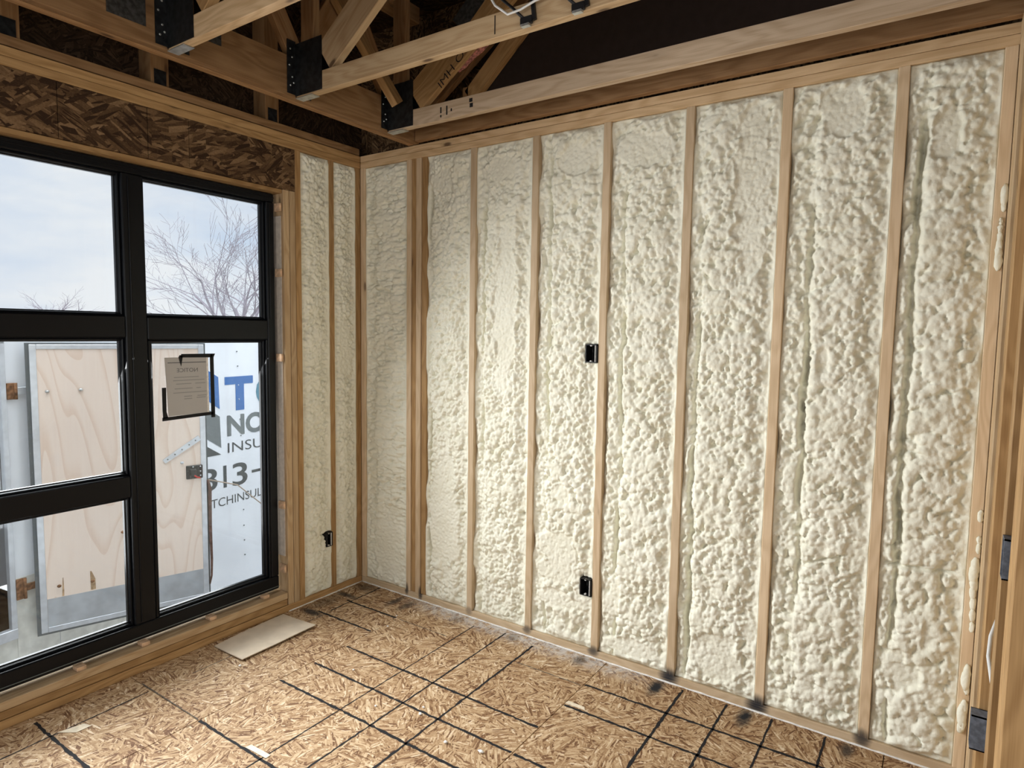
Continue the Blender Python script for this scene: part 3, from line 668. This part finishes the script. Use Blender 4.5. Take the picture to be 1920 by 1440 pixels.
elec_box((1.660, -.006, 1.520), .064, .090, .07, M_BPLAST, '-y', 'black switch box in the foam beside a stud, at mid height')
elec_box((1.661, -.006, .318), .064, .088, .07, M_BPLAST, '-y', 'black outlet box low in the foam of the right wall')
elec_box((.006, -.269, .312), .045, .088, .07, M_BPLAST, '+x', 'black outlet box low on the window wall near the corner')
elec_box((XP - .020, -.465, .395), .055, .110, .06, M_GPLAST, '-x', 'blue grey outlet box low on the open partition studs', wires=False)
elec_box((XP - .003, -.8445, 1.060), .050, .105, .06, M_GPLAST, '-x', 'dark grey switch box on the partition, above the other one', wires=False)
tag(tube('white_cable', [(XP + .03, -.45, .82), (XP + .012, -.49, .765), (XP + .006, -.55, .725), (XP + .012, -.66, .69), (XP + .03, -.73, .66)], .0055, M_CABLE), 'white cable looping between the partition studs', 'cable')
tag(tube('grey_cable', [(XP + .05, -.45, .60), (XP + .05, -.56, .50), (XP + .045, -.66, .42), (XP + .05, -.72, .36)], .0035, M_GALV), 'thin grey cable hanging between the partition studs', 'cable')

# cable clips and cable on the truss overhead
def clip(loc, label, lean):
    t = tag(empty('cable_clip', loc), label, 'cable clip', 'black clips on the middle truss')
    x, y, z = loc
    bm = bmesh.new(); bmesh.ops.create_cube(bm, size=1, matrix=Matrix.Translation((0, -.008, .012)) @ Matrix.Diagonal((.05, .014, .028, 1))); bmesh.ops.bevel(bm, geom=bm.edges[:], offset=.003, segments=1, affect='EDGES')
    from_bm('clip_body', bm, M_BPLAST, t)
    bm = bmesh.new(); bmesh.ops.create_cube(bm, size=1, matrix=Matrix.Translation((.028, -.006, .045)) @ Matrix.Rotation(R(-8), 4, 'Y') @ Matrix.Diagonal((.014, .01, .075, 1)))
    from_bm('clip_arm', bm, M_BPLAST, t)
    bm = bmesh.new(); bmesh.ops.create_cube(bm, size=1, matrix=Matrix.Translation((0, -.012, -.006)) @ Matrix.Diagonal((.034, .018, .008, 1)))
    from_bm('clip_foot', bm, M_GALV, t)
    o = tube('strap', [(-.01, -.008, .02), (-.06, -.012, .07), (-.12, -.018, .125), (lean, -.02, .17)], .006, M_BPLAST, None, 6); o.parent = t
    return t
clip((1.812, -.866, 2.764), 'black cable clip with a white cable beside it on the truss', -.16)
clip((2.022, -.866, 2.756), 'black cable clip at the end of the pair, nearer the camera', -.15)
tag(tube('white_cable', [(1.60, -.92, 2.99), (1.655, -.905, 2.91), (1.69, -.898, 2.85), (1.745, -.896, 2.806), (1.80, -.896, 2.808), (1.86, -.896, 2.822), (1.92, -.898, 2.826), (2.0, -.91, 2.86)], .0042, M_CABLE), 'white cable drooping across the middle ceiling truss', 'cable')
# pink insulation scrap
def scrap():
    bm = bmesh.new(); r_ = np.random.RandomState(4)
    p, q = Vector((.845, -.075, 3.075)), Vector((1.20, -.075, 3.30)); n = 16; rings = []
    for i in range(n + 1):
        t = i / n; c = p.lerp(q, t); hw = .006 + .020 * min(1, t * 2.5)
        rings.append([bm.verts.new(c + Vector((r_.normal(0, .003), dy, dz * hw + r_.normal(0, .003)))) for dy, dz in ((-.015, -1), (-.02, 1), (.02, 1), (.02, -1))])
    for a, b in zip(rings, rings[1:]):
        for k in range(4): bm.faces.new((a[k], a[(k + 1) % 4], b[(k + 1) % 4], b[k]))
    bm.faces.new(rings[0]); bm.faces.new(rings[-1][::-1]); bmesh.ops.recalc_face_normals(bm, faces=bm.faces)
    return from_bm('insulation_batt', bm, M_PINK, None)
tag(scrap(), 'strip of pink insulation between the roof webs', 'insulation')

# ------------------------------------------------------------------ cardboard on the floor
def cardboard():
    bm = bmesh.new(); A, Bq, Cq, D = Vector((.050, -1.066, 0)), Vector((.300, -1.068, 0)), Vector((.293, -.612, 0)), Vector((.020, -.624, 0)); n = 12; top = []
    for i in range(n + 1):
        row = []
        for j in range(n + 1):
            s, t = i / n, j / n; p = A.lerp(D, t).lerp(Bq.lerp(Cq, t), s)
            z = .004 + .010 * (s ** 2) * abs(t - .45) * 1.2 + .004 * math.sin(3 * t)
            row.append((bm.verts.new(p + Vector((0, 0, z + .004))), bm.verts.new(p + Vector((0, 0, z)))))
        top.append(row)
    for i in range(n):
        for j in range(n):
            a, b, c, d = top[i][j], top[i + 1][j], top[i + 1][j + 1], top[i][j + 1]
            bm.faces.new((a[0], b[0], c[0], d[0])); bm.faces.new((d[1], c[1], b[1], a[1]))
    for k in range(n):
        for (p, q) in ((top[0][k], top[0][k + 1]), (top[n][k + 1], top[n][k]), (top[k + 1][0], top[k][0]), (top[k][n], top[k + 1][n])): bm.faces.new((p[0], p[1], q[1], q[0]))
    bmesh.ops.recalc_face_normals(bm, faces=bm.faces)
    return from_bm('cardboard_sheet', bm, M_CARD, None)
tag(cardboard(), 'flat sheet of plain cardboard on the floor below the window', 'cardboard')

# crumbs of foam and pale shavings left on the floor
def crumb(seed, r):
    r_ = np.random.RandomState(seed); bm = bmesh.new(); bmesh.ops.create_icosphere(bm, subdivisions=2, radius=1)
    for v in bm.verts: v.co = Vector((v.co.x * r * (1 + .25 * r_.randn()), v.co.y * r * .8 * (1 + .25 * r_.randn()), v.co.z * r * .5 * (1 + .2 * r_.randn())))
    return from_bm('foam_crumb', bm, M_SEAL, None, smooth=True)
for i, (x, y, r) in enumerate(((1.322, -.880, .008), (1.535, -.964, .009), (1.688, -.928, .010), (1.30, -.835, .006), (.612, -.371, .007), (.557, -.245, .006), (.33, -1.10, .008), (.81, -.80, .006), (1.12, -.95, .006))):
    tag(crumb(60 + i, r), 'small white foam crumb lying on the floor boards', 'foam crumb', 'white foam crumbs on the floor').location = (x, y, r * .55)
def shaving(pts, label):
    o = poly_prism('wood_shaving', [(x, y, .0008) for x, y in pts], (0, 0, 1), .0014, M_PALE, None); tag(o, label, 'wood shaving')
M_PALE = plain('pale_shaving', (.72, .62, .47), .7, .2, 0, .12, 40)
shaving([(.200, -1.835), (.262, -1.790), (.262, -1.735), (.222, -1.745)], 'broad pale wood shaving on the floor near the window sill')
shaving([(.905, -1.447), (1.03, -1.440), (1.028, -1.418), (.910, -1.424)], 'long pale wood shaving beside a black floor line nearest the camera')
shaving([(1.794, -.438), (1.893, -.436), (1.880, -.416), (1.800, -.415)], 'pale wood shaving on the floor at the panel seam before the foam wall')

# ------------------------------------------------------------------ notice taped to the glass
XN = -.0985
notice = tag(empty('notice_sheet', (XN, -1.08, 1.30)), 'printed paper notice taped to the lower right pane with black tape', 'notice')
NY0, NY1, NZ0, NZ1 = -1.205, -.977, 1.205, 1.512
def quad_on_glass(name, pts, mat, x=XN, thk=.0006):
    return poly_prism(name, [(x, y, z) for y, z in pts], (1, 0, 0), thk, mat, notice)
quad_on_glass('paper', [(NY0 + .012, NZ0 + .01), (NY1, NZ0 + .012), (NY1, NZ1), (NY0, NZ1)], M_PAPER)
quad_on_glass('paper_margin', [(NY1 - .010, NZ0 + .012), (NY1, NZ0 + .012), (NY1, NZ1), (NY1 - .010, NZ1)], M_SEAL, XN + .0007, .0002)
o = text_mesh('NOTICE', 'printed_heading', M_TEXT, None); o.parent = notice
fit(o, lambda a, b: (XN + .0011 + .09, -1.145 + .110 * (1 - a) + 1.08 - .0, 1.436 + .020 * b - 1.30))
for v in o.data.vertices: v.co.x = .0012
lr = np.random.RandomState(8)
for (z, y0, y1, m) in ((1.483, -1.19, -.99, M_TEXT), (1.408, -1.16, -1.03, M_TEXTL), (1.392, -1.165, -1.0, M_TEXTL), (1.374, -1.15, -1.07, M_TEXTL), (1.374, -1.05, -.995, M_TEXTL), (1.350, -1.158, -1.065, M_TEXTL), (1.350, -1.045, -1.02, M_TEXTL), (1.329, -1.165, -.99, M_TEXTL), (1.309, -1.11, -1.068, M_TEXTL), (1.309, -1.04, -.99, M_TEXTL), (1.296, -1.11, -1.068, M_TEXTL), (1.299, -1.045, -.995, M_TEXTL)):
    quad_on_glass('printed_line', [(y0, z), (y1, z), (y1, z + .0042), (y0, z + .0042)], m, XN + .0008, .0003)
for pts in ([(-1.125, 1.511), (-.955, 1.508), (-.952, 1.528), (-1.120, 1.529)], [(-1.128, 1.524), (-1.112, 1.518), (-1.122, 1.465), (-1.135, 1.512)],
            [(-.960, 1.528), (-.938, 1.528), (-.947, 1.508), (-.945, 1.188), (-.967, 1.188), (-.968, 1.505)], [(-1.224, 1.194), (-.955, 1.202), (-.955, 1.219), (-1.224, 1.212)],
            [(-1.220, 1.207), (-1.194, 1.207), (-1.202, 1.24), (-1.201, 1.362), (-1.222, 1.362), (-1.222, 1.25)]):
    quad_on_glass('tape_strip', pts, M_TAPE, XN + .0012, .0008)

# ------------------------------------------------------------------ outside: ground, trailer, trees
M_GROUND = plain('gravel_yard', (.55, .54, .52), .95, .1, 0, .25, 6)
gnd = box('ground', (-120, -120, -1.2), (60, 120, -1.05), M_GROUND, None, bev=0); tag(gnd, 'grey gravel yard outside around the trailer', 'ground', kind='structure')

M_TW = plain('white_trailer_skin', (.80, .835, .87), .35, .5, 0, .04, 3)
M_TWD = plain('weathered_white_skin', (.66, .66, .60), .5, .4, 0, .12, 14)
M_ALU = plain('aluminium_trim', (.62, .65, .68), .35, .5, .35, .08, 20)
M_KICK = plain('brushed_kick_plate', (.58, .62, .65), .3, .5, .45, .12, 9)
M_RUB = plain('grey_rubber_seal', (.14, .16, .165), .8, .2)
M_RUST = plain('rusty_iron', (.22, .11, .055), .8, .3, .2, .5, 50)
M_BLUE = plain('blue_vinyl', (.035, .15, .42), .4, .4)
M_TEAL = plain('teal_vinyl', (.10, .25, .33), .4, .4)
M_VGREY = plain('grey_vinyl', (.145, .17, .175), .4, .4)
M_VDARK = plain('charcoal_vinyl', (.045, .055, .06), .4, .4)
M_INT = plain('dark_trailer_inside', (.022, .022, .022), .9, .1, 0, .5, 12)
M_RED = plain('red_handle', (.5, .03, .02), .5, .4)
M_STRAP = plain('worn_brown_strap', (.13, .075, .06), .8, .2, 0, .3, 30)
def ply_mat():
    k = NT('birch_plywood', .6, .25)
    tc = k.n('ShaderNodeTexCoord')
    m1 = k.n('ShaderNodeMapping', {'Vector': tc.outputs['Object'], 'Scale': (2.3, 2.3, .42)}).outputs[0]
    w1 = k.n('ShaderNodeTexNoise', {'Vector': m1, 'Scale': 1.0, 'Detail': 1.5, 'Distortion': .5}).outputs[0]
    rings = k.math('FRACT', k.math('MULTIPLY', w1, 16.0))
    m2 = k.n('ShaderNodeMapping', {'Vector': tc.outputs['Object'], 'Scale': (90, 90, 3)}).outputs[0]
    fine = k.n('ShaderNodeTexNoise', {'Vector': m2, 'Scale': 1.0, 'Detail': 2}).outputs[0]
    v = k.math('ADD', k.math('MULTIPLY', k.sstep(rings, .62, 1.0), .65), k.math('MULTIPLY', fine, .35))
    k.color(k.mix(v, (.92, .79, .68), (.80, .62, .49)))
    return k.m
M_PLY = ply_mat()

WP, WY = Vector((-1.54, -1.36, 0)), R(98)
wd = Vector((math.cos(WY), math.sin(WY), 0)); wnm = Vector((math.sin(WY), -math.cos(WY), 0))     # outward normal faces the window
trl = tag(empty('trailer', (WP.x, WP.y, -1.05)), 'white cargo trailer parked outside with its plywood-lined door swung open', 'trailer')
def W(s, z, d=0.0): return WP + wd * s + Vector((0, 0, z)) + wnm * d
def slab(name, s0, s1, z0, z1, d0, d1, mat, base=None, dirs=None, bev=0.0, parent=None):
    """box given in wall coordinates: along, up, out"""
    f = base or W
    c = [f(s, z, d) for s in (s0, s1) for z in (z0, z1) for d in (d0, d1)]
    bm = bmesh.new(); ctr = sum(c, Vector()) / 8; ax, nn = dirs or (wd, wnm)
    bmesh.ops.create_cube(bm, size=1); bmesh.ops.scale(bm, vec=(abs(s1 - s0), abs(d1 - d0), abs(z1 - z0)), verts=bm.verts)
    if bev: bmesh.ops.bevel(bm, geom=bm.edges[:], offset=bev, segments=1, affect='EDGES')
    p = parent or trl
    o = from_bm(name, bm, mat, p); m = Matrix((ax, -nn, Vector((0, 0, 1)))).transposed().to_4x4(); m.translation = ctr - parent_world(p); o.matrix_local = m
    return o
TZ0, TZ1 = -.62, 1.66
slab('side_skin', -.055, 4.6, TZ0, TZ1, -.03, 0, M_TW)
slab('side_skin', -3.2, -1.00, TZ0, TZ1, -.03, 0, M_TW)
slab('side_skin', -1.00, -.055, TZ0, -.27, -.03, 0, M_TWD)
slab('side_skin', -1.00, -.055, 1.58, TZ1, -.03, 0, M_TW)
slab('lower_panel', -.055, .183, -.50, .105, 0.0005, .003, M_TWD); slab('lower_panel', .187, 1.25, -.50, -.30, 0.0005, .003, M_TWD)
slab('door_frame', -.085, -.055, -.27, 1.58, -.03, .012, M_ALU, bev=.003); slab('door_frame', -1.0, -.96, -.27, 1.58, -.03, .012, M_ALU, bev=.003)
slab('door_frame', -1.0, -.055, -.27, -.205, -.03, .014, M_ALU, bev=.003); slab('door_frame', -1.0, -.055, 1.55, 1.59, -.03, .012, M_ALU, bev=.003)
slab('inner_wall', -1.4, .3, TZ0, 1.6, -1.5, -1.47, M_INT); slab('inner_floor', -1.4, .3, -.30, -.27, -1.5, -.03, M_INT); slab('inner_panel', -1.0, -.086, .43, 1.55, -.05, -.035, M_TW)
slab('roof', -3.2, 4.6, TZ1, TZ1 + .02, -2.0, .02, M_ALU, bev=.004); slab('far_skin', -3.2, 4.6, TZ0, TZ1, -2.0, -1.97, M_TW)
slab('end_skin', -3.2, -3.17, TZ0, TZ1, -1.97, -.03, M_TW); slab('end_skin', 4.57, 4.6, TZ0, TZ1, -1.97, -.03, M_TW)
slab('bottom_rail', -3.2, 4.6, TZ0 - .08, TZ0, -.10, .004, M_ALU)
for s in (2.9, 3.75):
    bm = bmesh.new(); bmesh.ops.create_cone(bm, segments=28, radius1=.33, radius2=.33, depth=.2, cap_ends=True, matrix=Matrix.Translation(W(s, -.72, -.12) - trl.location) @ Matrix.Rotation(WY - R(90), 4, 'Z') @ Matrix.Rotation(R(90), 4, 'Y'))
    from_bm('wheel', bm, M_RUB, trl)
for (s, z) in ((1.624, 1.471), (1.63, 1.349), (1.634, 1.19), (1.637, 1.07), (1.645, .90), (1.65, .76), (1.655, .66), (1.66, .46), (1.663, .118), (1.664, -.02), (1.666, -.15), (1.668, -.28)):
    bm = bmesh.new(); bmesh.ops.create_icosphere(bm, subdivisions=1, radius=.006, matrix=Matrix.Translation(W(s, z, .004) - trl.location)); from_bm('rivet', bm, M_RUB if not (1.0 < z < 1.2) else M_ALU, trl)
# lettering on the skin
def decal(name, pts, mat): 
    o = poly_prism(name, [W(s, z, .0012) for s, z in pts], wnm, .0008, mat, trl); return o
decal('logo_panel', [(1.29, 1.357), (1.439, 1.267), (1.447, 1.004), (1.29, 1.115)], M_BLUE)
decal('logo_panel', [(1.285, 1.045), (1.445, .944), (1.454, .684), (1.285, .800)], M_VGREY)
decal('logo_panel', [(1.28, .740), (1.452, .629), (1.28, .63)], M_VDARK)
decal('letter', [(1.499, 1.263), (1.787, 1.263), (1.787, 1.198), (1.692, 1.198), (1.692, .978), (1.605, .978), (1.605, 1.198), (1.499, 1.198)], M_BLUE)
def word(txt, s0, s1, z0, z1, mat, bold=0.0):
    o = text_mesh(txt, 'lettering', mat, None, bold); o.parent = trl
    fit(o, lambda a, b: W(s0 + (s1 - s0) * a, z0 + (z1 - z0) * b, .0016) - trl.location)
    return o
word('C', 1.817, 2.09, .975, 1.268, M_TEAL, .04)
word('NO', 1.514, 1.905, .767, .945, M_VGREY, .035)
word('INSU', 1.517, 1.88, .630, .714, M_VDARK, -.004)
word('3', 1.262, 1.411, .345, .530, M_VDARK, .012)
word('1', 1.468, 1.500, .347, .531, M_VDARK, .0)
word('3', 1.557, 1.712, .338, .531, M_VDARK, .012)
word('-', 1.757, 1.87, .418, .442, M_VDARK, .0)
word('TCHINSUL', 1.345, 1.862, .198, .270, M_VDARK, -.002)
# hinges on the wall
for (z, hz) in ((1.264, .05), (.035, .065)):
    slab('hinge', -.055, -.012, z - hz, z + hz, .003, .016, M_RUST, bev=.003); slab('hinge_arm', -.02, .075, z - .022, z + .022, .006, .016, M_ALU if z > 1 else M_RUST, bev=.002)
    a = W(-.010, z - hz, .02) - trl.location; b = W(-.010, z + hz, .02) - trl.location
    o = tube('hinge_pin', [a, b], .009, M_RUST, None, 8); o.parent = trl
# the door
DP, DY = Vector((-1.4793, -1.3030, 0)), R(72); dd = Vector((math.cos(DY), math.sin(DY), 0)); dn = Vector((math.sin(DY), -math.cos(DY), 0))
def Dq(s, z, d=0.0): return DP + dd * s + Vector((0, 0, z)) + dn * d
door = empty('door', tuple(DP - trl.location + Vector((0, 0, -.30))), trl)
def dslab(name, s0, s1, z0, z1, d0, d1, mat, bev=0.0): return slab(name, s0, s1, z0, z1, d0, d1, mat, Dq, (dd, dn), bev, door)
dslab('rubber_seal', -.024, .985, -.288, 1.556, -.034, -.006, M_RUB)
dslab('plywood_panel', .030, .940, -.25, 1.522, -.006, .002, M_PLY)
for (s0, s1, z0, z1) in ((-.003, .032, -.272, 1.547), (.938, .973, -.272, 1.547), (.0325, .9375, 1.518, 1.547), (.0325, .9375, -.272, -.240)):
    dslab('door_trim', s0, s1, z0, z1, -.006, .006, M_ALU, .002)
dslab('kick_plate', .033, .937, -.240, -.058, .0022, .0035, M_KICK)
# latch, grab bar, bolts
dslab('latch_plate', .842, .948, .605, .700, .002, .014, M_BPLAST, .004); dslab('latch_body', .865, .905, .625, .675, .014, .030, M_BPLAST, .004)
for (s, z) in ((.885, .690), (.885, .645), (.932, .690), (.932, .655), (.932, .625)):
    bm = bmesh.new(); bmesh.ops.create_icosphere(bm, subdivisions=1, radius=.0055, matrix=Matrix.Translation(Dq(s, z, .0155) - parent_world(door))); from_bm('screw', bm, M_ALU, door)
bm = bmesh.new(); o = tube('latch_handle', [Dq(.890, .632, .034), Dq(.905, .618, .036), Dq(.925, .612, .034)], .006, M_RED, None, 6); bm.free(); o.parent = door; o.location = -parent_world(door)
def dpoly(name, pts, d, thk, mat): return poly_prism(name, [Dq(s, z, d) for s, z in pts], dn, thk, mat, door)
dpoly('grab_strip', [(.698, .757), (.716, .733), (.942, .876), (.924, .909)], .003, .006, M_ALU)
for t in (.1, .3, .5, .7, .88):
    bm = bmesh.new(); bmesh.ops.create_icosphere(bm, subdivisions=1, radius=.005, matrix=Matrix.Translation(Dq(.707 + .226 * t, .745 + .148 * t, .010) - parent_world(door))); from_bm('screw', bm, M_RUB, door)
for (s, z, m) in ((.079, 1.257, M_GALV), (.251, 1.261, M_GALV), (.818, .726, M_ALU), (.097, .015, M_RUST), (.274, .006, M_RUST), (.453, .30, M_RUST)):
    bm = bmesh.new(); bmesh.ops.create_icosphere(bm, subdivisions=2, radius=.012, matrix=Matrix.Translation(Dq(s, z, .004) - parent_world(door)) @ Matrix.Diagonal((1, 1, .8, 1))); from_bm('bolt', bm, m, door, smooth=True)
M_STAIN = plain('rust_stain', (.50, .34, .20), .8, .2, 0, .3, 40)
dpoly('rust_streak', [(.262, .075), (.270, .075), (.290, .02), (.291, -.050), (.264, -.052)], .0021, .0004, M_STAIN)
dpoly('rust_streak', [(.116, .065), (.120, .065), (.122, -.02), (.121, -.055), (.110, -.055)], .0021, .0004, M_STAIN)
o = tube('pull_strap', [Dq(.982, .585, .004), Dq(.992, .52, .006), Dq(.990, .25, .006), Dq(.995, 0, .004), Dq(.992, -.12, .002), Dq(.982, -.18, 0)], [.009, .014, .012, .010, .008, .004], M_STRAP, None, 6); o.parent = door; o.location = -parent_world(door)
tag(tube('tie_rope', [Dq(.985, .585, .010), W(1.42, .41, .22), W(1.90, .02, .14), W(2.15, -.18, .10)], .0045, plain('tan_rope', (.42, .33, .25), .8, .2)), 'thin tan rope stretched from the trailer door across the lettering', 'rope')

# bare trees
M_BARK = plain('hazed_bark', (.24, .22, .25), .9, .1, 0, .2, 8)  # grey-blue distance haze is mixed into the bark colour
def tree(name, base, label, seed, trunk_h, limb, levels, lean=(0, 0), els=(.45, 1.15), r0=.11, nl=7):
    r_ = random.Random(seed); V = []; F = []
    def seg(p, q, ra, rb):
        t = (q - p).normalized(); a = t.cross(Vector((0, 0, 1)) if abs(t.z) < .9 else Vector((1, 0, 0))).normalized(); b = t.cross(a); n = len(V); k = 4
        for (c, r) in ((p, ra), (q, rb)):
            for i in range(k): V.append(c + (a * math.cos(math.pi / 2 * i) + b * math.sin(math.pi / 2 * i)) * r)
        for i in range(k): F.append((n + i, n + (i + 1) % k, n + k + (i + 1) % k, n + k + i))
    def grow(p, d, L, r, lev):
        n = 5; q = p
        for i in range(n):
            d = (d + Vector((r_.gauss(0, .10), r_.gauss(0, .10), r_.gauss(.025, .07)))).normalized(); e = q + d * L / n
            rb = r * (1 - .15 * (i + 1) / 1.25); seg(q, e, max(r * (1 - .12 * i), .0035), max(r * (1 - .12 * (i + 1)), .003)); q = e
            if lev > 0 and i >= 1:
                for _ in range(1 if i < n - 1 else 2):
                    ax = Vector((r_.gauss(0, 1), r_.gauss(0, 1), r_.gauss(0, .6))).normalized()
                    nd = (d + (ax - d * ax.dot(d)).normalized() * r_.uniform(.45, .95)).normalized(); nd.z = nd.z * .8 + .12
                    grow(q, nd.normalized(), L * r_.uniform(.42, .68), r * (1 - .12 * (i + 1)) * r_.uniform(.45, .62), lev - 1)
    t = tag(empty(name, base), label, 'tree')
    trunk = [Vector((0, 0, 0)), Vector((lean[0] * .5, lean[1] * .5, trunk_h * .5)), Vector((lean[0], lean[1], trunk_h))]
    o = tube('trunk', trunk, [r0 * 1.25, r0 * 1.08, r0], M_BARK, None, 8); o.parent = t
    for i in range(nl):
        a = 2 * math.pi * i / nl + r_.uniform(-.3, .3); el = r_.uniform(*els)
        grow(trunk[2] + Vector((0, 0, -.08 * i)), Vector((math.cos(a) * math.cos(el), math.sin(a) * math.cos(el), math.sin(el))), limb * r_.uniform(.8, 1.15), r0 * r_.uniform(.42, .72), levels)
    me = bpy.data.meshes.new('branches'); me.from_pydata([tuple(v) for v in V], [], F); link('branches', me, M_BARK, t)
    return t
def along(px, dist):
    d = fw + r2 * ((px - 960) / FPX); h = Vector((d.x, d.y, 0)).normalized(); return Vector((CAM.x, CAM.y, 0)) + h * dist
p = along(452, 15); tree('bare_tree', (p.x, p.y, -1.05), 'wide leafless tree seen through the upper right pane', 12, 2.60, 1.70, 3, r0=.095, nl=9, els=(.35, 1.05))
p = along(112, 34); tree('bare_tree', (p.x, p.y, -1.05), 'tiny distant leafless tree low in the upper left pane', 6, 2.9, 1.1, 2, r0=.09, nl=5)
